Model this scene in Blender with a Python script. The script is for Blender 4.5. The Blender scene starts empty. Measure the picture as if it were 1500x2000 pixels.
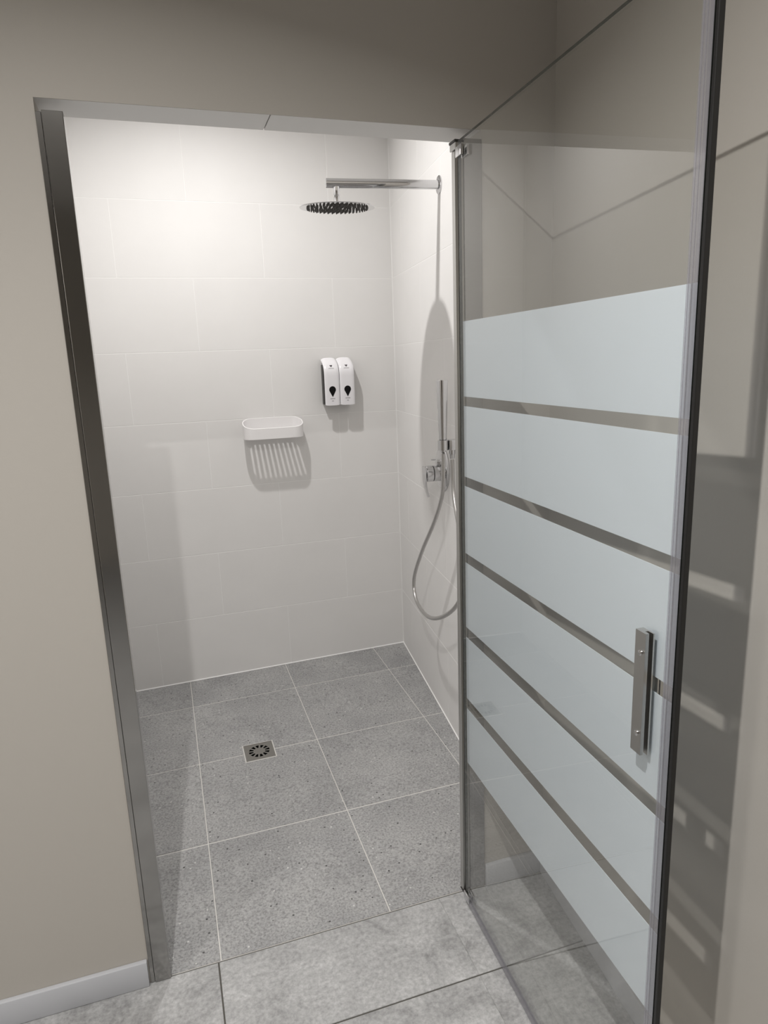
import bpy, bmesh, math, random
from mathutils import Vector, Matrix
random.seed(7)
SC = bpy.context.scene
COL = SC.collection

# ------------------------------------------------------------------ camera
FPX = 1326.08
cam_d = bpy.data.cameras.new('camera'); cam = bpy.data.objects.new('camera', cam_d); COL.objects.link(cam)
cam_d.sensor_fit = 'VERTICAL'; cam_d.sensor_height = 36.0; cam_d.lens = 36.0 * FPX / 2000.0
cam_d.clip_start = 0.02
RT = Vector((0.94936284, -0.31216081, -0.03557855))
DN = Vector((-0.10088350, -0.19563341, -0.97547429))
FW = Vector((0.29754449, 0.92966833, -0.21721896))
cam.matrix_world = Matrix(((RT.x, -DN.x, -FW.x, -1.0721), (RT.y, -DN.y, -FW.y, -3.0945), (RT.z, -DN.z, -FW.z, 1.4593), (0, 0, 0, 1)))
SC.camera = cam

# ------------------------------------------------------------------ world, lights, exposure
W = bpy.data.worlds.new('world'); SC.world = W; W.use_nodes = True
W.node_tree.nodes['Background'].inputs[0].default_value = (0.9, 0.93, 1.0, 1)
W.node_tree.nodes['Background'].inputs[1].default_value = 0.02
SC.view_settings.view_transform = 'Standard'; SC.view_settings.look = 'None'
SC.view_settings.exposure = 0.09; SC.view_settings.gamma = 1.0; SC.view_settings.use_curve_mapping = False

def area(name, loc, power, size, color, spread):
    l = bpy.data.lights.new(name, 'AREA'); l.shape = 'DISK'; l.size = size; l.energy = power
    l.color = color; l.spread = math.radians(spread)
    o = bpy.data.objects.new(name, l); COL.objects.link(o); o.location = loc
    return o
area('room_downlight', (-1.289, -2.778, 2.541), 22.5, 0.025, (1.0, 0.975, 0.945), 144)
area('rear_fill_light', (-2.9, -3.1, 2.555), 20.0, 0.20, (1.0, 0.975, 0.945), 140)  # added soft fill for the room, not a lamp in view
area('shower_downlight', (-0.84, -0.76, 2.63), 11.8, 0.05, (1.0, 0.98, 0.96), 158)

# ------------------------------------------------------------------ material helpers
def mat(name, base, rough=0.5, metal=0.0, spec=0.5, **kw):
    m = bpy.data.materials.new(name); m.use_nodes = True
    b = m.node_tree.nodes['Principled BSDF']
    b.inputs['Base Color'].default_value = (*base, 1); b.inputs['Roughness'].default_value = rough
    b.inputs['Metallic'].default_value = metal; b.inputs['Specular IOR Level'].default_value = spec
    for k, v in kw.items(): b.inputs[k].default_value = v
    return m
def N(m, t, **props):
    n = m.node_tree.nodes.new(t)
    for k, v in props.items(): setattr(n, k, v)
    return n
def L(m, a, b): m.node_tree.links.new(a, b)
def ramp(m, stops):
    r = N(m, 'ShaderNodeValToRGB'); e = r.color_ramp.elements
    while len(e) < len(stops): e.new(0.5)
    for i, (p, c) in enumerate(stops): e[i].position = p; e[i].color = (*c, 1)
    return r
def coords(m, per_object=True, scale=1.0):
    """object-space metres, shifted per object so that no two tiles repeat"""
    tc = N(m, 'ShaderNodeTexCoord'); oi = N(m, 'ShaderNodeObjectInfo')
    mul = N(m, 'ShaderNodeMath', operation='MULTIPLY'); mul.inputs[1].default_value = 37.0
    L(m, oi.outputs['Random'], mul.inputs[0])
    cmb = N(m, 'ShaderNodeCombineXYZ'); L(m, mul.outputs[0], cmb.inputs[0]); L(m, mul.outputs[0], cmb.inputs[1])
    add = N(m, 'ShaderNodeVectorMath', operation='ADD'); L(m, tc.outputs['Object'], add.inputs[0]); L(m, cmb.outputs[0], add.inputs[1])
    return add.outputs[0]
def noise(m, vec, scale, detail=3.0, rough=0.55):
    n = N(m, 'ShaderNodeTexNoise'); n.inputs['Scale'].default_value = scale; n.inputs['Detail'].default_value = detail
    n.inputs['Roughness'].default_value = rough; L(m, vec, n.inputs['Vector']); return n
def bump(m, h, strength, dist=0.001):
    b = N(m, 'ShaderNodeBump'); b.inputs['Strength'].default_value = strength; b.inputs['Distance'].default_value = dist
    L(m, h, b.inputs['Height']); L(m, b.outputs[0], m.node_tree.nodes['Principled BSDF'].inputs['Normal'])

M = {}
# painted plaster of the room
m = M['plaster'] = mat('plaster', (0.50, 0.472, 0.432), 0.75, spec=0.25)
v = coords(m); n = noise(m, v, 140, 4); bump(m, n.outputs['Fac'], 0.25, 0.0006)
M['ceiling'] = mat('ceiling_paint', (0.88, 0.87, 0.86), 0.9, spec=0.2)
# white wall tile
m = M['wall_tile'] = mat('white_wall_tile', (0.74, 0.725, 0.70), 0.55, spec=0.3)
v = coords(m); n = noise(m, v, 5.0, 3)
r = ramp(m, [(0.3, (0.805, 0.794, 0.782)), (0.7, (0.825, 0.814, 0.802))]); L(m, n.outputs['Fac'], r.inputs[0])
L(m, r.outputs[0], m.node_tree.nodes['Principled BSDF'].inputs['Base Color'])
n2 = noise(m, v, 60, 3); bump(m, n2.outputs['Fac'], 0.12, 0.0006)
M['wall_grout'] = mat('white_grout', (0.905, 0.898, 0.888), 0.8, spec=0.2)
# grey speckled shower floor tile
m = M['shower_tile'] = mat('grey_speckled_tile', (0.25, 0.25, 0.25), 0.55, spec=0.4)
v = coords(m)
big = noise(m, v, 4.5, 5, 0.6); r1 = ramp(m, [(0.3, (0.295, 0.295, 0.297)), (0.72, (0.405, 0.403, 0.40))]); L(m, big.outputs['Fac'], r1.inputs[0])
fine = noise(m, v, 150, 4, 0.75); r2 = ramp(m, [(0.32, (0.52, 0.52, 0.52)), (0.5, (1, 1, 1)), (0.70, (1.32, 1.32, 1.32))]); L(m, fine.outputs['Fac'], r2.inputs[0])
mx = N(m, 'ShaderNodeMix', data_type='RGBA', blend_type='MULTIPLY'); mx.inputs[0].default_value = 1.0
L(m, r1.outputs[0], mx.inputs[6]); L(m, r2.outputs[0], mx.inputs[7])
vo = N(m, 'ShaderNodeTexVoronoi'); vo.inputs['Scale'].default_value = 55; L(m, v, vo.inputs['Vector'])
lt = N(m, 'ShaderNodeMath', operation='LESS_THAN'); lt.inputs[1].default_value = 0.17; L(m, vo.outputs['Distance'], lt.inputs[0])
gt = N(m, 'ShaderNodeSeparateColor'); L(m, vo.outputs['Color'], gt.inputs[0])
g1 = N(m, 'ShaderNodeMath', operation='GREATER_THAN'); g1.inputs[1].default_value = 0.72; L(m, gt.outputs[0], g1.inputs[0])
mm = N(m, 'ShaderNodeMath', operation='MULTIPLY'); L(m, lt.outputs[0], mm.inputs[0]); L(m, g1.outputs[0], mm.inputs[1])
mx2 = N(m, 'ShaderNodeMix', data_type='RGBA'); L(m, mm.outputs[0], mx2.inputs[0]); L(m, mx.outputs[2], mx2.inputs[6])
cr = ramp(m, [(0.0, (0.07, 0.07, 0.07)), (0.45, (0.09, 0.09, 0.09)), (0.55, (0.5, 0.5, 0.49)), (1.0, (0.6, 0.6, 0.59))]); L(m, gt.outputs[1], cr.inputs[0])
L(m, cr.outputs[0], mx2.inputs[7]); L(m, mx2.outputs[2], m.node_tree.nodes['Principled BSDF'].inputs['Base Color'])
bump(m, fine.outputs['Fac'], 0.35, 0.001)
M['floor_grout'] = mat('pale_grey_grout', (0.66, 0.645, 0.62), 0.85, spec=0.2)
# lighter cloudy tile of the room floor
m = M['room_tile'] = mat('cloudy_grey_tile', (0.4, 0.4, 0.4), 0.42, spec=0.45)
v = coords(m)
n1 = noise(m, v, 8.0, 9, 0.66); n1.inputs['Distortion'].default_value = 0.9
r1 = ramp(m, [(0.28, (0.25, 0.25, 0.25)), (0.44, (0.38, 0.38, 0.38)), (0.56, (0.43, 0.43, 0.43)), (0.75, (0.55, 0.55, 0.55))]); L(m, n1.outputs['Fac'], r1.inputs[0])
n2 = noise(m, v, 90, 4, 0.7); r2 = ramp(m, [(0.3, (0.72, 0.72, 0.72)), (0.7, (1.24, 1.24, 1.24))]); L(m, n2.outputs['Fac'], r2.inputs[0])
mx = N(m, 'ShaderNodeMix', data_type='RGBA', blend_type='MULTIPLY'); mx.inputs[0].default_value = 1.0
L(m, r1.outputs[0], mx.inputs[6]); L(m, r2.outputs[0], mx.inputs[7]); L(m, mx.outputs[2], m.node_tree.nodes['Principled BSDF'].inputs['Base Color'])
bump(m, n2.outputs['Fac'], 0.2, 0.0008)
M['dark_joint'] = mat('dark_floor_joint', (0.10, 0.095, 0.085), 0.9, spec=0.1)
M['baseboard'] = mat('white_baseboard', (0.56, 0.57, 0.60), 0.35)
# metals
m = M['brushed'] = mat('brushed_aluminium', (0.36, 0.355, 0.345), 0.10, 1.0)
v = coords(m); mp = N(m, 'ShaderNodeMapping'); mp.inputs['Scale'].default_value = (900, 900, 3); L(m, v, mp.inputs[0])
n = noise(m, mp.outputs[0], 1.0, 2); bump(m, n.outputs['Fac'], 0.08, 0.0004)
M['satin'] = mat('satin_aluminium', (0.55, 0.545, 0.53), 0.28, 1.0)
M['chrome'] = mat('chrome', (0.64, 0.64, 0.65), 0.045, 1.0)
M['hose_metal'] = mat('hose_metal', (0.55, 0.54, 0.53), 0.28, 1.0)
M['steel'] = mat('drain_steel', (0.33, 0.32, 0.30), 0.42, 1.0)
M['black'] = mat('black_rubber', (0.012, 0.012, 0.012), 0.45)
M['dark_hole'] = mat('dark_hole', (0.004, 0.004, 0.004), 0.9, spec=0.0)
M['nozzle'] = mat('dark_nozzle', (0.05, 0.045, 0.04), 0.45)
M['white_plastic'] = mat('white_plastic', (0.87, 0.86, 0.885), 0.25)
M['basket_plastic'] = mat('white_basket_plastic', (0.90, 0.885, 0.885), 0.35)
M['black_gloss'] = mat('black_gloss_plastic', (0.004, 0.004, 0.004), 0.30, spec=0.2)
M['dark_plastic'] = mat('dark_plastic', (0.03, 0.028, 0.027), 0.4)
M['print'] = mat('grey_print', (0.30, 0.29, 0.30), 0.5)
M['print_dark'] = mat('dark_print', (0.05, 0.04, 0.05), 0.5)
M['glass_edge'] = mat('glass_edge', (0.03, 0.035, 0.028), 0.15)
# thin architectural glass: transparent with a Fresnel (Schlick) mirror on top
def schlick(m, f0):
    g = N(m, 'ShaderNodeNewGeometry'); d = N(m, 'ShaderNodeVectorMath', operation='DOT_PRODUCT')
    L(m, g.outputs['Normal'], d.inputs[0]); L(m, g.outputs['Incoming'], d.inputs[1])
    a = N(m, 'ShaderNodeMath', operation='ABSOLUTE'); L(m, d.outputs['Value'], a.inputs[0])
    s = N(m, 'ShaderNodeMath', operation='SUBTRACT'); s.inputs[0].default_value = 1.0; L(m, a.outputs[0], s.inputs[1])
    p = N(m, 'ShaderNodeMath', operation='POWER'); p.inputs[1].default_value = 5.0; L(m, s.outputs[0], p.inputs[0])
    k = N(m, 'ShaderNodeMath', operation='MULTIPLY_ADD'); k.inputs[1].default_value = 1 - f0; k.inputs[2].default_value = f0
    L(m, p.outputs[0], k.inputs[0]); return k.outputs[0]
def clear(name, tint, f0=0.045, rough=0.0):
    m = bpy.data.materials.new(name); m.use_nodes = True; nt = m.node_tree
    nt.nodes.remove(nt.nodes['Principled BSDF'])
    t = N(m, 'ShaderNodeBsdfTransparent'); t.inputs[0].default_value = (*tint, 1)
    g = N(m, 'ShaderNodeBsdfGlossy'); g.inputs['Roughness'].default_value = rough; g.inputs[0].default_value = (1, 1, 1, 1)
    x = N(m, 'ShaderNodeMixShader'); L(m, schlick(m, f0), x.inputs[0]); L(m, t.outputs[0], x.inputs[1]); L(m, g.outputs[0], x.inputs[2])
    L(m, x.outputs[0], nt.nodes['Material Output'].inputs[0]); return m
M['glass'] = clear('clear_glass', (0.985, 0.99, 0.985))
m = M['clear_plastic'] = clear('clear_seal_plastic', (0.80, 0.80, 0.82), 0.06, 0.10)
out_ = m.node_tree.nodes['Material Output']; prev_ = out_.inputs[0].links[0].from_socket
df = N(m, 'ShaderNodeBsdfDiffuse'); df.inputs[0].default_value = (0.74, 0.73, 0.78, 1)
x = N(m, 'ShaderNodeMixShader'); x.inputs[0].default_value = 0.11; L(m, prev_, x.inputs[1]); L(m, df.outputs[0], x.inputs[2]); L(m, x.outputs[0], out_.inputs[0])
m = M['frost'] = bpy.data.materials.new('frosted_glass_film'); m.use_nodes = True; nt = m.node_tree
nt.nodes.remove(nt.nodes['Principled BSDF'])
d = N(m, 'ShaderNodeBsdfDiffuse'); d.inputs[0].default_value = (0.885, 0.945, 1.0, 1)
t = N(m, 'ShaderNodeBsdfTranslucent'); t.inputs[0].default_value = (0.92, 0.955, 1.0, 1)
x = N(m, 'ShaderNodeMixShader'); x.inputs[0].default_value = 0.45
L(m, d.outputs[0], x.inputs[1]); L(m, t.outputs[0], x.inputs[2]); L(m, x.outputs[0], nt.nodes['Material Output'].inputs[0])

# ------------------------------------------------------------------ object helpers
def link(name, me, material, parent=None, loc=None):
    o = bpy.data.objects.new(name, me); COL.objects.link(o)
    if material is not None and not me.materials: me.materials.append(M[material] if isinstance(material, str) else material)
    if parent: o.parent = parent
    if loc is not None: o.location = loc
    return o
def finish(bm, name, smooth=False, angle=40):
    bmesh.ops.recalc_face_normals(bm, faces=bm.faces)
    me = bpy.data.meshes.new(name); bm.to_mesh(me); bm.free()
    if smooth:
        me.polygons.foreach_set('use_smooth', [True] * len(me.polygons))
        me.set_sharp_from_angle(angle=math.radians(angle))
    return me
def obj(name, bm, material, parent=None, smooth=False, loc=None, angle=40):
    return link(name, finish(bm, name, smooth, angle), material, parent, loc)
def tag(o, label, cat, kind=None, group=None):
    o['label'] = label; o['category'] = cat
    if kind: o['kind'] = kind
    if group: o['group'] = group
    return o
def thing(name, label, cat, loc=(0, 0, 0), rotz=0.0, group=None):
    e = bpy.data.objects.new(name, None); COL.objects.link(e); e.empty_display_size = 0.05
    e.location = loc; e.rotation_euler = (0, 0, rotz); tag(e, label, cat, None, group); return e
def bbox(bm, x0, x1, y0, y1, z0, z1, bev=0.0, seg=1):
    vs = [bm.verts.new(p) for p in ((x0, y0, z0), (x1, y0, z0), (x1, y1, z0), (x0, y1, z0), (x0, y0, z1), (x1, y0, z1), (x1, y1, z1), (x0, y1, z1))]
    fs = [bm.faces.new([vs[i] for i in f]) for f in ((0, 3, 2, 1), (4, 5, 6, 7), (0, 1, 5, 4), (1, 2, 6, 5), (2, 3, 7, 6), (3, 0, 4, 7))]
    if bev:
        es = set(e for f in fs for e in f.edges)
        bmesh.ops.bevel(bm, geom=list(es), offset=bev, segments=seg, affect='EDGES', profile=0.5)
def box(name, x0, x1, y0, y1, z0, z1, material, parent=None, bev=0.0, seg=1):
    bm = bmesh.new(); bbox(bm, x0, x1, y0, y1, z0, z1, bev, seg); return obj(name, bm, material, parent, smooth=False)
def frame_axes(d):
    d = d.normalized(); up = Vector((0, 0, 1)) if abs(d.z) < 0.95 else Vector((1, 0, 0))
    a = d.cross(up).normalized(); return a, a.cross(d).normalized()
def lathe(bm, prof, o, ax, seg=32, cap=True):
    """profile [(distance along axis, radius)] about the axis ax through o"""
    o = Vector(o); ax = Vector(ax).normalized(); a, b = frame_axes(ax); rings = []
    for t, r in prof:
        rings.append([bm.verts.new(o + ax * t + (a * math.cos(2 * math.pi * i / seg) + b * math.sin(2 * math.pi * i / seg)) * r) for i in range(seg)])
    for p, q in zip(rings, rings[1:]):
        for i in range(seg): bm.faces.new((p[i], p[(i + 1) % seg], q[(i + 1) % seg], q[i]))
    if cap: bm.faces.new(rings[0][::-1]); bm.faces.new(rings[-1])
def tube(bm, pts, r, seg=12):
    pts = [Vector(p) for p in pts]; rings = []; prev = None
    for i, p in enumerate(pts):
        d = (pts[min(i + 1, len(pts) - 1)] - pts[max(i - 1, 0)]).normalized()
        if prev is None: a, b = frame_axes(d)
        else:
            a = (prev - d * prev.dot(d)).normalized(); b = d.cross(a).normalized()
        prev = a
        rings.append([bm.verts.new(p + (a * math.cos(2 * math.pi * k / seg) + b * math.sin(2 * math.pi * k / seg)) * r) for k in range(seg)])
    for p, q in zip(rings, rings[1:]):
        for k in range(seg): bm.faces.new((p[k], p[(k + 1) % seg], q[(k + 1) % seg], q[k]))
    bm.faces.new(rings[0][::-1]); bm.faces.new(rings[-1])
def spline(pts, n=10):
    pts = [Vector(p) for p in pts]; P = [pts[0] * 2 - pts[1]] + pts + [pts[-1] * 2 - pts[-2]]; out = []
    for i in range(1, len(P) - 2):
        a, b, c, d = P[i - 1:i + 3]
        for k in range(n):
            t = k / n
            out.append(0.5 * ((2 * b) + (c - a) * t + (2 * a - 5 * b + 4 * c - d) * t * t + (3 * b - a - 3 * c + d) * t ** 3))
    out.append(pts[-1]); return out
def extrude_z(bm, poly, z0, z1):
    lo = [bm.verts.new((x, y, z0)) for x, y in poly]; hi = [bm.verts.new((x, y, z1)) for x, y in poly]
    n = len(poly); bm.faces.new(lo[::-1]); bm.faces.new(hi)
    for i in range(n): bm.faces.new((lo[i], lo[(i + 1) % n], hi[(i + 1) % n], hi[i]))

# ------------------------------------------------------------------ key dimensions (metres; z = 0 is the room floor)
SL = 0.1108                       # the shower's right wall runs askew: x = SL * y
YF, YB = -1.60, -1.503            # front face and inner face of the wall with the opening
XL, XR = -1.235, -0.336           # opening
XW, SW = -0.15, 0.093             # the room's right wall: x = XW + SW * (y - YF), askew like the shower's
HL = 1.95                         # underside of the lintel
ZC, ZS = 2.58, 2.66               # room ceiling, shower ceiling
XSL = -1.34                       # shower's left wall
XFAR, YFAR = -3.4, -5.6
def floor_z(x, y): return (0.04 + 0.0176 * x) * (1 + y / 1.6)

# ------------------------------------------------------------------ setting: tiled shower walls
TCACHE = {}
def slab_mesh(w, h, t=0.006, ch=0.0005):
    k = (round(w, 4), round(h, 4))
    if k in TCACHE: return TCACHE[k]
    bm = bmesh.new()
    def ring(ins, d): return [bm.verts.new(p) for p in ((ins, ins, d), (w - ins, ins, d), (w - ins, h - ins, d), (ins, h - ins, d))]
    a, b, c = ring(0, -t), ring(0, -ch), ring(ch, 0)
    bm.faces.new(c); bm.faces.new(a[::-1])
    for p, q in ((a, b), (b, c)):
        for i in range(4): bm.faces.new((p[i], p[(i + 1) % 4], q[(i + 1) % 4], q[i]))
    me = finish(bm, 'tile'); TCACHE[k] = me; return me
def tiled_wall(name, label, origin, udir, ulen, z0, z1, base_z, joint0, depth=0.10):
    """origin: left end of the wall seen from inside; udir runs to the right; inside is towards n = udir x z turned to the viewer"""
    u = Vector(udir).normalized(); z = Vector((0, 0, 1)); n = u.cross(z)
    e = Matrix(((u.x, z.x, n.x, origin[0]), (u.y, z.y, n.y, origin[1]), (u.z, z.z, n.z, 0), (0, 0, 0, 1)))
    bm = bmesh.new(); bbox(bm, 0, ulen, z0, z1, -depth, -0.0005)
    wall = obj(name, bm, 'wall_grout'); wall.matrix_world = e; tag(wall, label, 'wall', 'structure')
    G = 0.0025; row = 0; lo = z0; hi = base_z
    while lo < z1 - 0.01:
        hi = min(hi, z1); off = joint0 if row % 2 == 0 else joint0 + 0.3
        cuts = [0.0] + sorted(c for c in (off + 0.6 * k for k in range(-6, 7)) if 0.004 < c < ulen - 0.004) + [ulen]
        for a, b in zip(cuts, cuts[1:]):
            w, h = b - a - G, hi - lo - G
            if w < 0.003: continue
            o = link('wall_tile', slab_mesh(w, h), 'wall_tile', wall); o.location = (a + G / 2, lo + G / 2, 0)
        row += 1; lo = hi; hi = lo + 0.3
    return wall
Z0 = 0.328
WB = tiled_wall('wall_back', 'white tiled back wall of the shower', (XSL, 0, 0), (1, 0, 0), -XSL, -0.02, ZS, Z0, (-0.586 - XSL))
LR = math.hypot(SL * 1.60, 1.60) - 0.10
WR = tiled_wall('wall_right', 'white tiled right wall of the shower with the chrome fittings', (0, 0, 0), (-SL, -1, 0), LR, -0.02, ZS, Z0, 0.783)
tiled_wall('wall_left', 'white tiled left wall inside the shower', (XSL, YB, 0), (0, 1, 0), -YB, -0.02, ZS, Z0, 0.2)

# ------------------------------------------------------------------ setting: wall with the opening, room walls, ceilings
bm = bmesh.new()
bbox(bm, XFAR, XL, YF, YB, -0.05, ZS + 0.1)
bbox(bm, XR, XW + 0.12, YF, YB, -0.05, ZS + 0.1)
bbox(bm, XL, XR, YF, YB, HL + 0.006, ZS + 0.1); bbox(bm, XL, XR, YF, YF + 0.0025, HL, HL + 0.006)
wf = tag(obj('wall_front', bm, 'plaster'), 'plain beige wall around the shower opening', 'wall', 'structure')
jx = -0.802
for a, b in ((XL, jx - 0.0012), (jx + 0.0012, XR)):
    bm = bmesh.new(); bbox(bm, a, b, YF + 0.0027, YB, HL + 0.0002, HL + 0.008); obj('soffit_tile', bm, 'wall_tile', wf)
def side_x(y): return XW + SW * (y - YF)
bm = bmesh.new(); extrude_z(bm, [(side_x(YFAR), YFAR), (XW + 0.1, YFAR), (XW + 0.1, YF), (XW, YF)], -0.05, ZC + 0.1)
tag(obj('wall_side', bm, 'plaster'), 'beige side wall of the room behind the glass door', 'wall', 'structure')
tag(box('wall_far', XFAR - 0.1, XFAR, YFAR, YF, -0.05, ZC + 0.1, 'plaster'), 'beige wall at the far left of the room', 'wall', 'structure')
tag(box('wall_rear', XFAR, XW, YFAR - 0.1, YFAR, -0.05, ZC + 0.1, 'plaster'), 'beige wall behind the camera', 'wall', 'structure')
tag(box('ceiling', XFAR, XW, YFAR, YF, ZC, ZC + 0.1, 'ceiling'), 'white ceiling of the room', 'ceiling', 'structure')
tag(box('ceiling_shower', XSL, 0.1, YB, 0, ZS, ZS + 0.1, 'ceiling'), 'white ceiling above the shower', 'ceiling', 'structure')

# ------------------------------------------------------------------ setting: floors
def grid_floor(name, label, xs, ys, zf, tile_mat, grout_mat, gaps, tile_name, xr=None, drain=None):
    """xs, ys: joint positions; one quad slab per cell with its own corner heights"""
    bm = bmesh.new(); nn = 16
    gx = [xs[0] + (xs[-1] - xs[0]) * i / nn for i in range(nn + 1)]; gy = [ys[0] + (ys[-1] - ys[0]) * i / nn for i in range(nn + 1)]
    top = [[bm.verts.new((x, y, zf(x, y) - 0.0016)) for y in gy] for x in gx]
    for i in range(nn):
        for j in range(nn): bm.faces.new((top[i][j], top[i + 1][j], top[i + 1][j + 1], top[i][j + 1]))
    ret = bmesh.ops.extrude_face_region(bm, geom=list(bm.faces))
    for v_ in ret['geom']:
        if isinstance(v_, bmesh.types.BMVert): v_.co.z -= 0.05
    fl = tag(obj(name, bm, grout_mat), label, 'floor', 'structure')
    for i in range(len(xs) - 1):
        for j in range(len(ys) - 1):
            gx0, gx1 = gaps(0, xs[i]) / 2, gaps(0, xs[i + 1]) / 2; gy0, gy1 = gaps(1, ys[j]) / 2, gaps(1, ys[j + 1]) / 2
            P = [[xs[i] + gx0, ys[j] + gy0], [xs[i + 1] - gx1, ys[j] + gy0], [xs[i + 1] - gx1, ys[j + 1] - gy1], [xs[i] + gx0, ys[j + 1] - gy1]]
            if xr:
                for p in P: p[0] = min(p[0], xr(p[1]))
                if P[1][0] - P[0][0] < 0.004 and P[2][0] - P[3][0] < 0.004: continue
                for a, b in ((0, 1), (3, 2)):
                    if P[b][0] - P[a][0] < 0.001: P[a][0] = P[b][0] - 0.001
            ox, oy = P[0][0], P[0][1]; bm = bmesh.new(); ch = 0.001
            cx = sum(p[0] for p in P) / 4; cy = sum(p[1] for p in P) / 4
            def ring(ins, d):
                out = []
                for x, y in P:
                    sx = x + (ins if x < cx else -ins); sy = y + (ins if y < cy else -ins)
                    out.append(bm.verts.new((sx - ox, sy - oy, zf(sx, sy) + d)))
                return out
            a, b, cc = ring(0, -0.01), ring(0, -ch), ring(ch, 0)
            bm.faces.new(cc); bm.faces.new(a[::-1])
            for p, q in ((a, b), (b, cc)):
                for k in range(4): bm.faces.new((p[k], p[(k + 1) % 4], q[(k + 1) % 4], q[k]))
            obj(tile_name, bm, tile_mat, fl, loc=(ox, oy, 0))
    return fl
c0, r0 = 0.1665, 0.2524
grid_floor('floor_shower', 'grey speckled tiled floor of the shower', [XSL, -c0 - 0.9, -c0 - 0.45, -c0, 0.0],
           [-1.597, -r0 - 0.9, -r0 - 0.45, -r0, 0.0], floor_z, 'shower_tile', 'floor_grout', lambda a, v: 0.0034 if a == 0 and -1.3 < v < -0.1 else 0.0052 if a == 1 and -1.5 < v < -0.1 else 0.003,
           'floor_tile', xr=lambda y: SL * y - 0.002)
def rg(a, v):
    if a == 0 and abs(v + 0.476) < 0.01: return 0.0001
    return 0.0035
grid_floor('floor', 'pale grey cloudy tiled floor of the room', [XFAR, -2.867, -2.27, -1.673, -1.073, -0.476, XW],
           [YFAR, -4.857, -4.257, -3.657, -3.057, -2.457, -1.857, -1.5995], lambda x, y: 0.0, 'room_tile', 'dark_joint', rg, 'floor_tile', xr=lambda y: side_x(y) - 0.001)

# ------------------------------------------------------------------ baseboards
def baseboard(name, label, x0, x1, y0, y1):
    bm = bmesh.new(); bbox(bm, x0, x1, y0, y1, 0.0005, 0.070, 0.0025, 2)
    tag(obj(name, bm, 'baseboard', smooth=True), label, 'baseboard', 'structure')
baseboard('baseboard_left', 'white baseboard under the beige wall left of the opening', XFAR + 0.02, XL - 0.002, YF - 0.013, YF)
baseboard('baseboard_front', 'short white baseboard behind the glass door', XR + 0.002, XW - 0.0145, YF - 0.013, YF)
bm = bmesh.new(); extrude_z(bm, [(side_x(-4.5) - 0.013, -4.5), (side_x(-4.5), -4.5), (XW, YF), (XW - 0.013, YF)], 0.0005, 0.070)
tag(obj('baseboard_right', bm, 'baseboard'), 'white baseboard along the side wall behind the door', 'baseboard', 'structure')
# white sealant in the inner corners of the shower
def bead(parent, a, b, c0_, c1_):
    """triangular bead from a to b; c0_, c1_ are its two edges' offsets"""
    bm = bmesh.new(); a, b, c0_, c1_ = map(Vector, (a, b, c0_, c1_))
    p = [bm.verts.new(a), bm.verts.new(a + c0_), bm.verts.new(a + c1_)]; q = [bm.verts.new(b), bm.verts.new(b + c0_), bm.verts.new(b + c1_)]
    for i in range(3): bm.faces.new((p[i], p[(i + 1) % 3], q[(i + 1) % 3], q[i]))
    bm.faces.new(p[::-1]); bm.faces.new(q)
    o = obj('sealant', bm, 'wall_grout'); o.parent = parent; o.matrix_parent_inverse = parent.matrix_world.inverted()
bpy.context.view_layer.update()
bead(WB, (0, 0, 0.03), (0, 0, ZS), (-0.0025, -0.0001, 0), (-0.0004, -0.0028, 0))
bead(WB, (XSL, 0, floor_z(XSL, 0)), (0, 0, floor_z(0, 0)), (0, -0.004, 0.0004), (0, -0.0002, 0.004))
bead(WR, (0, 0, floor_z(0, 0)), (SL * YB, YB, floor_z(SL * YB, YB)), (-0.004, 0, 0.0004), (-0.0002, 0, 0.004))

# ------------------------------------------------------------------ left jamb profile
jp = thing('jamb_profile', 'brushed aluminium jamb profile on the left side of the shower opening', 'profile', (XL, YF, 0))
bm = bmesh.new(); bbox(bm, 0.0005, 0.0105, -0.004, 0.050, 0.001, 1.926, 0.0008); obj('wall_channel', bm, 'brushed', jp)
bm = bmesh.new(); bbox(bm, 0.0112, 0.048, -0.007, 0.030, 0.001, 1.928, 0.0012, 2); obj('cover_profile', bm, 'brushed', jp)
bm = bmesh.new(); lathe(bm, [(0, 0.0035), (0.003, 0.0035), (0.004, 0.002)], (0.004, 0.0305, 1.926), (0, 0, 1), 12); obj('screw', bm, 'chrome', jp)

# ------------------------------------------------------------------ hinge post on the right
DX, DY = -0.3975, -1.630          # pivot axis of the door
PX = -0.401
hp = thing('hinge_post', 'slim aluminium hinge post on the right side of the shower opening', 'post', (PX, YF, 0))
bm = bmesh.new(); bbox(bm, 0.0, 0.0175, 0.0, 0.018, 0.002, 1.905, 0.0025, 3); obj('post_tube', bm, 'satin', hp)
bm = bmesh.new(); bbox(bm, 0.0125, 0.0185, -0.006, 0.0, 0.012, 1.900, 0.001); obj('post_lip', bm, 'satin', hp)
bm = bmesh.new(); bbox(bm, 0.0085, 0.0122, -0.004, 0.0, 0.012, 1.900, 0.0005); obj('black_gasket', bm, 'black', hp)
bm = bmesh.new(); bbox(bm, 0.0190, 0.0640, -0.005, 0.030, 0.001, 1.930, 0.0012, 2); obj('wall_profile', bm, 'brushed', hp)
bm = bmesh.new(); bbox(bm, -0.003, 0.0185, -0.010, 0.020, 1.9055, 1.920, 0.0015, 2); pb = obj('pivot_bracket', bm, 'satin', hp)
bm = bmesh.new(); bbox(bm, -0.004, 0.0185, -0.010, 0.022, 1.920, 1.9255, 0.001); obj('bracket_cap', bm, 'dark_plastic', pb)
bm = bmesh.new(); bbox(bm, -0.002, 0.0185, -0.014, 0.016, 0.0005, 0.0018, 0.0004); obj('foot_plate', bm, 'dark_plastic', hp)

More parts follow.
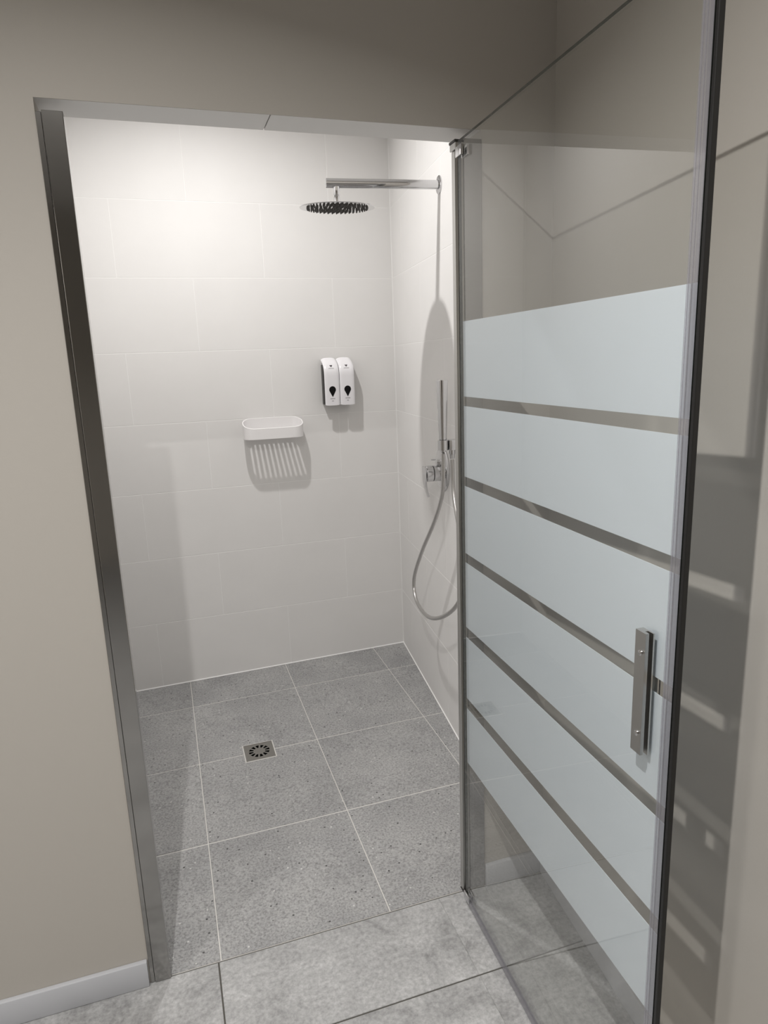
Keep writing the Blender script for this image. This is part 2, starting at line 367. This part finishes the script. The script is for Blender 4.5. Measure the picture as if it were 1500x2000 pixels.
# ------------------------------------------------------------------ glass door (local: -y runs from the pivot to the free edge)
ANG = -math.atan(0.035)
GT = 0.0035                        # half the pane thickness
GL0, GL1, GZ0, GZ1 = 0.004, 0.760, 0.012, 1.915
sd = thing('shower_door', 'open clear glass door with frosted horizontal bands', 'door', (DX - 0.0065, DY, 0), ANG)
bm = bmesh.new(); bbox(bm, -GT, GT, -GL1, -GL0, GZ0, GZ1)
pane = obj('glass_pane', bm, 'glass', sd)
pane.data.materials.append(M['glass_edge']); pane.data.materials.append(M['clear_plastic'])
for f in pane.data.polygons:
    if abs(f.normal.x) < 0.5: f.material_index = 2 if f.normal.z < -0.5 else 1
edges = [1.540, 1.372, 1.350, 1.184, 1.161, 0.995, 0.971, 0.803, 0.776, 0.609, 0.580, 0.425]
for i in range(0, 12, 2):
    bm = bmesh.new(); bbox(bm, GT + 0.0001, GT + 0.0009, -GL1 + 0.001, -GL0 - 0.001, edges[i + 1], edges[i]); obj('frosted_band', bm, 'frost', sd)
bm = bmesh.new()                   # clear seal clipped over the free edge
for s in (-1, 1):
    a, b = sorted((s * (GT + 0.0012), s * (GT + 0.0028)))
    bbox(bm, a, b, -GL1 - 0.002, -GL1 + 0.017, GZ0, GZ1 - 0.002, 0.0004)
obj('edge_seal', bm, 'clear_plastic', sd)
for s in (-1, 1):
    for k in (0.006, 0.012):
        bm = bmesh.new(); bbox(bm, *sorted((s * (GT + 0.0029), s * (GT + 0.0036))), -GL1 + k, -GL1 + k + 0.0012, GZ0, GZ1 - 0.002); obj('seal_rib', bm, 'clear_plastic', sd)
bm = bmesh.new(); bbox(bm, -0.0042, 0.0042, -GL1 - 0.0085, -GL1 - 0.0025, GZ0 - 0.004, GZ1, 0.001, 2); obj('magnetic_strip', bm, 'black', sd)
bm = bmesh.new(); bbox(bm, -GT - 0.0018, GT + 0.0018, -GL1 + 0.002, -GL0, 0.0035, GZ0 - 0.0003, 0.001); bbox(bm, -GT - 0.0026, -GT - 0.0008, -GL1 + 0.002, -GL0, 0.0035, 0.021, 0.0005); obj('bottom_seal', bm, 'clear_plastic', sd)
for z0, z1 in ((1.880, 1.901), (0.014, 0.034)):
    bm = bmesh.new()
    for s in (-1, 1): bbox(bm, *sorted((s * (GT + 0.0005), s * (GT + 0.0065))), -0.034, -0.002, z0, z1, 0.0012, 2)
    cl = obj('hinge_clip', bm, 'chrome', sd, smooth=True)
# handle: extruded grip rail on the near face, open towards the free edge
hx, h0, h1 = -GT, 0.872, 1.065
ya, yb = -0.718, -0.692
prof = [(hx - 0.0005, ya), (hx - 0.003, ya), (hx - 0.003, ya + 0.012), (hx - 0.008, ya + 0.012), (hx - 0.008, ya + 0.003), (hx - 0.0135, ya + 0.003), (hx - 0.0135, yb), (hx - 0.0005, yb)]
bm = bmesh.new(); extrude_z(bm, prof, h0, h1); hd = obj('handle', bm, 'satin', sd)
for z in (0.905, 1.033):
    bm = bmesh.new(); lathe(bm, [(0, 0.0042), (0.0025, 0.0042), (0.0035, 0.0025)], (hx - 0.0133, ya + 0.012, z), (-1, 0, 0), 16); obj('screw', bm, 'chrome', hd, smooth=True)
bm = bmesh.new()
extrude_z(bm, [(-x, y) for x, y in prof][::-1], h0, h1)
for v_ in bm.verts: v_.co.x += 0.001
hd2 = obj('handle', bm, 'satin', sd)

# ------------------------------------------------------------------ rain shower
NW = Vector((-1, SL, 0)).normalized(); TW = Vector((SL, 1, 0)).normalized()   # off the right wall / along it to the back
def on_wall(y, off, z): return Vector((SL * y, y, z)) + NW * off
fc = on_wall(-0.767, 0, 2.042)
rs = thing('rain_shower', 'chrome rain shower head on a long wall arm', 'shower head', fc)
def rel(v, o): return Vector(v) - Vector(o)
bm = bmesh.new(); lathe(bm, [(0.0005, 0.030), (0.003, 0.030), (0.0055, 0.027), (0.006, 0.018)], (0, 0, 0), NW, 40); obj('flange', bm, 'chrome', rs, smooth=True)
bm = bmesh.new(); lathe(bm, [(0.004, 0.0150), (0.390, 0.0150), (0.392, 0.0142)], (0, 0, 0), NW, 40); obj('arm', bm, 'chrome', rs, smooth=True)
TILT = Vector((0, -0.07, 1)).normalized()
hc = NW * 0.357 + Vector((0, 0, -0.076))
bm = bmesh.new(); lathe(bm, [(0.0, 0.012), (0.018, 0.0105), (0.030, 0.0105), (0.036, 0.0085), (0.040, 0.011), (0.064, 0.011)], hc + Vector((0, 0, 0.001)), (0, 0, 1), 24); obj('swivel_joint', bm, 'chrome', rs, smooth=True)
bm = bmesh.new(); lathe(bm, [(-0.0015, 0.1255), (0.0, 0.127), (0.0015, 0.1255), (0.003, 0.030), (0.004, 0.016)], hc, TILT, 72); hdisc = obj('head_disc', bm, 'chrome', rs, smooth=True, angle=25)
bm = bmesh.new()
for k, rr in enumerate((0.012, 0.027, 0.042, 0.057, 0.072, 0.087, 0.101)):
    cnt = 6 + 6 * k
    for i in range(cnt):
        a = 2 * math.pi * (i + 0.5 * (k % 2)) / cnt
        lathe(bm, [(0, 0.0030), (0.006, 0.0018)], hc + Vector((rr * math.cos(a), rr * math.sin(a), 0.07 * rr * math.sin(a) - 0.0014)), -TILT, 6)
nz = obj('nozzles', bm, 'nozzle', hdisc); nz['kind'] = 'stuff'

# ------------------------------------------------------------------ mixer
mc = on_wall(-0.757, 0, 1.056)
mx_ = thing('shower_mixer', 'chrome single lever mixer with round plate on the tiled wall', 'mixer tap', mc)
bm = bmesh.new(); lathe(bm, [(0.0005, 0.084), (0.004, 0.084), (0.008, 0.079), (0.009, 0.03)], (0, 0, 0), NW, 56); obj('cover_plate', bm, 'chrome', mx_, smooth=True)
bc = Vector((0, 0, -0.016))
bm = bmesh.new(); lathe(bm, [(0.007, 0.030), (0.040, 0.030), (0.041, 0.028), (0.043, 0.028), (0.044, 0.0305), (0.066, 0.0305), (0.069, 0.027)], bc, NW, 40); obj('body', bm, 'chrome', mx_, smooth=True)
def slab(bm, pts, half_w, th, wdir):
    """flat bar along pts, width along wdir, thickness th normal to both"""
    rings = []
    for i, (p, w) in enumerate(zip(pts, half_w)):
        p = Vector(p); d = (Vector(pts[min(i + 1, len(pts) - 1)]) - Vector(pts[max(i - 1, 0)])).normalized(); nn = d.cross(wdir).normalized()
        rings.append([bm.verts.new(p + wdir * a * w + nn * b * th) for a, b in ((-1, -1), (1, -1), (1, 1), (-1, 1))])
    for p, q in zip(rings, rings[1:]):
        for k in range(4): bm.faces.new((p[k], p[(k + 1) % 4], q[(k + 1) % 4], q[k]))
    bm.faces.new(rings[0][::-1]); bm.faces.new(rings[-1])
bm = bmesh.new()
lev = [bc + NW * 0.072 + Vector((0, 0, 0.026)), bc + NW * 0.0735, bc + NW * 0.0725 + Vector((0, 0, -0.03)), bc + NW * 0.068 + Vector((0, 0, -0.06)), bc + NW * 0.060 + Vector((0, 0, -0.088))]
slab(bm, spline(lev, 5), [0.024 - 0.0155 * (i / 20) ** 0.8 for i in range(21)], 0.0035, TW); obj('lever', bm, 'chrome', mx_, smooth=True, angle=50)
bm = bmesh.new(); lathe(bm, [(0.0405, 0.0292), (0.0435, 0.0292)], bc, NW, 40, cap=False); obj('body_gap_shade', bm, 'dark_plastic', mx_, smooth=True)  # dark band painted in as the shadow line of the body's groove
bm = bmesh.new(); lathe(bm, [(0.0688, 0.022), (0.0702, 0.022)], bc, NW, 32); obj('lever_collar', bm, 'dark_plastic', mx_)
dc = Vector((0, 0, 0.036))
bm = bmesh.new(); lathe(bm, [(0.007, 0.014), (0.026, 0.014), (0.028, 0.0125)], dc - Vector((0, 0, 0.012)), NW, 28); dk = obj('diverter_knob', bm, 'chrome', mx_, smooth=True)
bm = bmesh.new(); tube(bm, [dc + NW * 0.018, dc + NW * 0.032, dc + NW * 0.047], 0.0026, 10); obj('diverter_pin', bm, 'chrome', dk, smooth=True)

# ------------------------------------------------------------------ holder with outlet, hand shower
hw = on_wall(-0.953, 0, 1.170)
ho = thing('shower_holder', 'square chrome wall holder with hose outlet beside the mixer', 'holder', hw)
def obox(bm, c, ex, ey, ez, bev):
    """box with axes NW, TW, z"""
    b2 = bmesh.new(); bbox(b2, -ex, ex, -ey, ey, -ez, ez, bev, 2)
    R3 = Matrix((NW, TW, Vector((0, 0, 1)))).transposed()
    mp_ = {v_: bm.verts.new(Vector(c) + R3 @ v_.co) for v_ in b2.verts}
    for f in b2.faces: bm.faces.new([mp_[v_] for v_ in f.verts])
    b2.free()
bm = bmesh.new(); obox(bm, NW * 0.0205, 0.020, 0.020, 0.0175, 0.0015); obj('holder_block', bm, 'chrome', ho, smooth=True)
bm = bmesh.new()
R0 = 0.0115
ring_o, ring_i = 0.0185, 0.0128
hcx = NW * 0.058
lathe(bm, [(-0.0175, ring_i), (-0.0175, ring_o), (0.0175, ring_o), (0.0175, ring_i), (-0.0175, ring_i)], hcx, (0, 0, 1), 36, cap=False); obj('holder_ring', bm, 'chrome', ho, smooth=True)
bm = bmesh.new(); lathe(bm, [(-0.0005, 0.0125), (0.014, 0.0125), (0.015, 0.010), (0.026, 0.0095), (0.031, 0.0085)], NW * 0.026 - Vector((0, 0, 0.0175)), (0, 0, -1), 24); obj('hose_outlet', bm, 'chrome', ho, smooth=True)
hb = hw + hcx
hs = thing('hand_shower', 'slim conical chrome hand shower standing in the wall holder with a looping hose', 'hand shower', hb)
bm = bmesh.new(); lathe(bm, [(-0.022, 0.0095), (0.0185, 0.0105), (0.0195, 0.0135), (0.024, 0.0138), (0.215, 0.0198), (0.219, 0.0192)], (0, 0, 0), (0, 0, 1), 36); obj('handset', bm, 'chrome', hs, smooth=True)
bm = bmesh.new(); lathe(bm, [(0, 0.0160), (0.0012, 0.0155)], (0, 0, 0.2188), (0, 0, 1), 24); obj('spray_face', bm, 'satin', hs)
pts = [hb + Vector((0, 0, -0.021)), (-0.1665, -0.950, 1.046), (-0.169, -0.938, 0.98), (-0.172, -0.874, 0.883), (-0.173, -0.744, 0.738), (-0.173, -0.650, 0.602), (-0.182, -0.693, 0.527), (-0.199, -0.845, 0.519),
       (-0.211, -1.0, 0.567), (-0.205, -1.12, 0.644), (-0.188, -1.155, 0.72), (-0.168, -1.12, 0.80), (-0.146, -1.03, 0.90), (-0.137, -0.972, 1.0), hw + NW * 0.026 + Vector((0, 0, -0.052))]
bm = bmesh.new(); tube(bm, [Vector(p) - hb for p in spline(pts, 12)], 0.0072, 14); obj('hose', bm, 'hose_metal', hs, smooth=True)

# ------------------------------------------------------------------ soap dispensers
def dispenser(x0, label):
    w, zb, zt = 0.0685, 1.270, 1.482; H = zt - zb
    t = thing('soap_dispenser', label, 'dispenser', (x0 + w / 2, 0, zb), 0, 'soap dispensers on the back wall')
    def depth(v): return 0.072 - 0.004 * (1 - v) ** 2 - 0.056 * max(0.0, (v - 0.62) / 0.38) ** 2.6
    nv, nu = 22, 12; bm = bmesh.new(); rows = []
    for j in range(nv + 1):
        v = j / nv; d = depth(v); row = []
        half = w / 2
        for i in range(nu + 1):
            u = -1 + 2 * i / nu; uu = math.copysign(abs(u) ** 0.7, u)
            droop = 0.008 * abs(u) ** 2.6 * max(0, (v - 0.8) / 0.2) - 0.003 * (abs(u) ** 3) * max(0, (0.1 - v) / 0.1)
            y = -(d - 0.0065 * abs(u) ** 4)
            row.append(bm.verts.new((uu * half, y, v * H - droop)))
        # returns to the sides, leaving the dark body showing behind
        back = -max(0.004, 0.030 - 0.026 * v ** 4)
        l = bm.verts.new((-half, min(back, row[0].co.y), row[0].co.z)); r_ = bm.verts.new((half, min(back, row[-1].co.y), row[-1].co.z))
        rows.append([l] + row + [r_])
    for a, b in zip(rows, rows[1:]):
        for i in range(len(a) - 1): bm.faces.new((a[i], a[i + 1], b[i + 1], b[i]))
    bm.faces.new(rows[0][::-1]); bm.faces.new(rows[-1])
    obj('cover', bm, 'white_plastic', t, smooth=True, angle=50)
    bm = bmesh.new(); bbox(bm, -w / 2 + 0.0015, w / 2 - 0.0015, -0.040, -0.0005, 0.004, H - 0.030, 0.003, 2)
    obj('body', bm, 'dark_plastic', t, smooth=True)
    def fy(z): return -(depth(z / H)) - 0.0004
    def patch(name, pl, material, lift=0.0004, th=0.0012):
        bm = bmesh.new(); hi = [bm.verts.new((x, fy(z) - lift, z)) for x, z in pl]; lo = [bm.verts.new((x, fy(z) - lift + th, z)) for x, z in pl]
        k = len(pl); bm.faces.new(hi); bm.faces.new(lo[::-1])
        for i in range(k): bm.faces.new((hi[i], hi[(i + 1) % k], lo[(i + 1) % k], lo[i]))
        return obj(name, bm, material, t)
    cz = 0.0705; R_ = 0.0155
    pl = [(R_ * math.sin(a), cz + R_ * math.cos(a)) for a in [math.radians(-125 + 250 * i / 24) for i in range(25)]]
    pl = pl[::-1] if False else pl
    patch('level_window', pl + [(0.0008, cz - 0.0315), (-0.0008, cz - 0.0315)], 'black_gloss')
    # small emblem near the top with a line of print below it, two short lines of print at the foot
    em = [(0.0, -0.005), (0.0052, 0.0005), (0.0058, 0.0030), (0.0042, 0.0046), (0.0018, 0.0042), (0.0, 0.0026), (-0.0018, 0.0042), (-0.0042, 0.0046), (-0.0058, 0.0030), (-0.0052, 0.0005)]
    patch('emblem', [(x, z + H - 0.037) for x, z in em], 'print_dark')
    def dashes(z, n_, half, h):
        bm = bmesh.new(); st = 2 * half / n_
        for i in range(n_):
            xa = -half + st * i
            ps = [(xa, z), (xa + st * 0.72, z), (xa + st * 0.72, z + h), (xa, z + h)]
            bm.faces.new([bm.verts.new((x, fy(zz) - 0.0002, zz)) for x, zz in ps])
        obj('print', bm, 'print', t)
    dashes(H - 0.0485, 9, 0.0125, 0.0024); dashes(0.0295, 8, 0.0115, 0.0030); dashes(0.0190, 3, 0.0040, 0.0030)
    return t
dispenser(-0.3605, 'white soap dispenser with black drop window, the left one of the pair')
dispenser(-0.2900, 'white soap dispenser with black drop window, the right one of the pair')

# ------------------------------------------------------------------ corner basket
bx0, bx1, bd = -0.7365, -0.4695, 0.112
bk = thing('shower_basket', 'white plastic shower basket with rounded ends on the back wall', 'basket', ((bx0 + bx1) / 2, 0, 1.143))
hwid = (bx1 - bx0) / 2
def outline(ins, k=10, r=0.050):
    x1, ya_, yb_ = hwid - ins, -0.0006 - ins, -bd + ins; rr = r - ins; out = []
    for cx_, cy_, a0 in ((x1 - rr, yb_ + rr, -90), (x1 - rr, ya_ - rr, 0), (-x1 + rr, ya_ - rr, 90), (-x1 + rr, yb_ + rr, 180)):
        for i in range(k + 1):
            a = math.radians(a0 + 90 * i / k); out.append((cx_ + rr * math.cos(a), cy_ + rr * math.sin(a)))
    return out
def rim_z(y): return 0.0465 + 0.040 * (1 + y / bd) ** 1.0
bm = bmesh.new(); oo, ii = outline(0), outline(0.0042); n_ = len(oo)
def lift(pl, z): return [bm.verts.new((x, y, z if z is not None else rim_z(y))) for x, y in pl]
ob = [bm.verts.new((x * 0.985, y * 0.985 - 0.0004, 0.0)) for x, y in oo]; ib = [bm.verts.new((x * 0.985, y * 0.985 - 0.0004, 0.0)) for x, y in ii]
ot, it = lift(oo, None), lift(ii, None)
for p, q in ((ob, ot), (ot, it), (it, ib), (ib, ob)):
    for i in range(n_): bm.faces.new((p[i], p[(i + 1) % n_], q[(i + 1) % n_], q[i]))
obj('tray_wall', bm, 'basket_plastic', bk, smooth=True)
bm = bmesh.new(); ii2 = [(x * 0.98, y * 0.98 - 0.001) for x, y in outline(0.003)]
inn = outline(0.017, r=0.05)
a = [bm.verts.new((x, y, 0.001)) for x, y in ii2]; b = [bm.verts.new((x, y, 0.001)) for x, y in inn]; c = [bm.verts.new((x, y, 0.0035)) for x, y in inn]; d_ = [bm.verts.new((x, y, 0.0035)) for x, y in ii2]
for p, q in ((a, b), (b, c), (c, d_), (d_, a)):
    for i in range(n_): bm.faces.new((p[i], p[(i + 1) % n_], q[(i + 1) % n_], q[i]))
obj('tray_rim', bm, 'basket_plastic', bk)
nsl = 11; span = 2 * (hwid - 0.020)
bm = bmesh.new(); bbox(bm, -0.0058, 0.0058, -bd + 0.017, -0.018, 0.001, 0.0034); slme = finish(bm, 'slat')
for i in range(nsl + 1):
    o = link('slat', slme, 'basket_plastic', bk); o.location = (-span / 2 + span * i / nsl, 0, 0)

# ------------------------------------------------------------------ floor drain
dxc, dyc, dh = -0.8435, -0.7015, 0.055
slx = (floor_z(dxc + 0.05, dyc) - floor_z(dxc - 0.05, dyc)) / 0.1; sly = (floor_z(dxc, dyc + 0.05) - floor_z(dxc, dyc - 0.05)) / 0.1
dr = thing('floor_drain', 'square steel floor drain with a ring of slots in the shower floor', 'drain', (dxc, dyc, floor_z(dxc, dyc) + 0.0005))
dr.rotation_euler = (math.atan(sly), -math.atan(slx), 0)
bm = bmesh.new(); bbox(bm, -dh - 0.004, dh + 0.004, -dh - 0.004, dh + 0.004, -0.004, 0.0006, 0.0004); obj('grout_collar', bm, 'floor_grout', dr)
bm = bmesh.new()
for x0, x1, y0, y1 in ((-dh, dh, -dh, -dh + 0.003), (-dh, dh, dh - 0.003, dh), (-dh, -dh + 0.003, -dh, dh), (dh - 0.003, dh, -dh, dh)): bbox(bm, x0, x1, y0, y1, -0.003, 0.0014)
obj('frame', bm, 'steel', dr)
bm = bmesh.new(); bbox(bm, -dh + 0.0032, dh - 0.0032, -dh + 0.0032, dh - 0.0032, -0.003, 0.0011); obj('plate', bm, 'steel', dr)
bm = bmesh.new()
for r_in, r_out in ((0.0225, 0.0395),):
    k = 12
    for i in range(k):
        a0 = 2 * math.pi * i / k + 0.1
        da = 0.17
        ps = [(r_in, a0 - da * 0.72), (r_out, a0 - da), (r_out, a0 + da), (r_in, a0 + da * 0.72)]
        b2 = bmesh.new(); extrude_z(b2, [(r * math.cos(a), r * math.sin(a)) for r, a in ps], 0.0005, 0.00125)
        obj('slot', b2, 'dark_hole', dr)
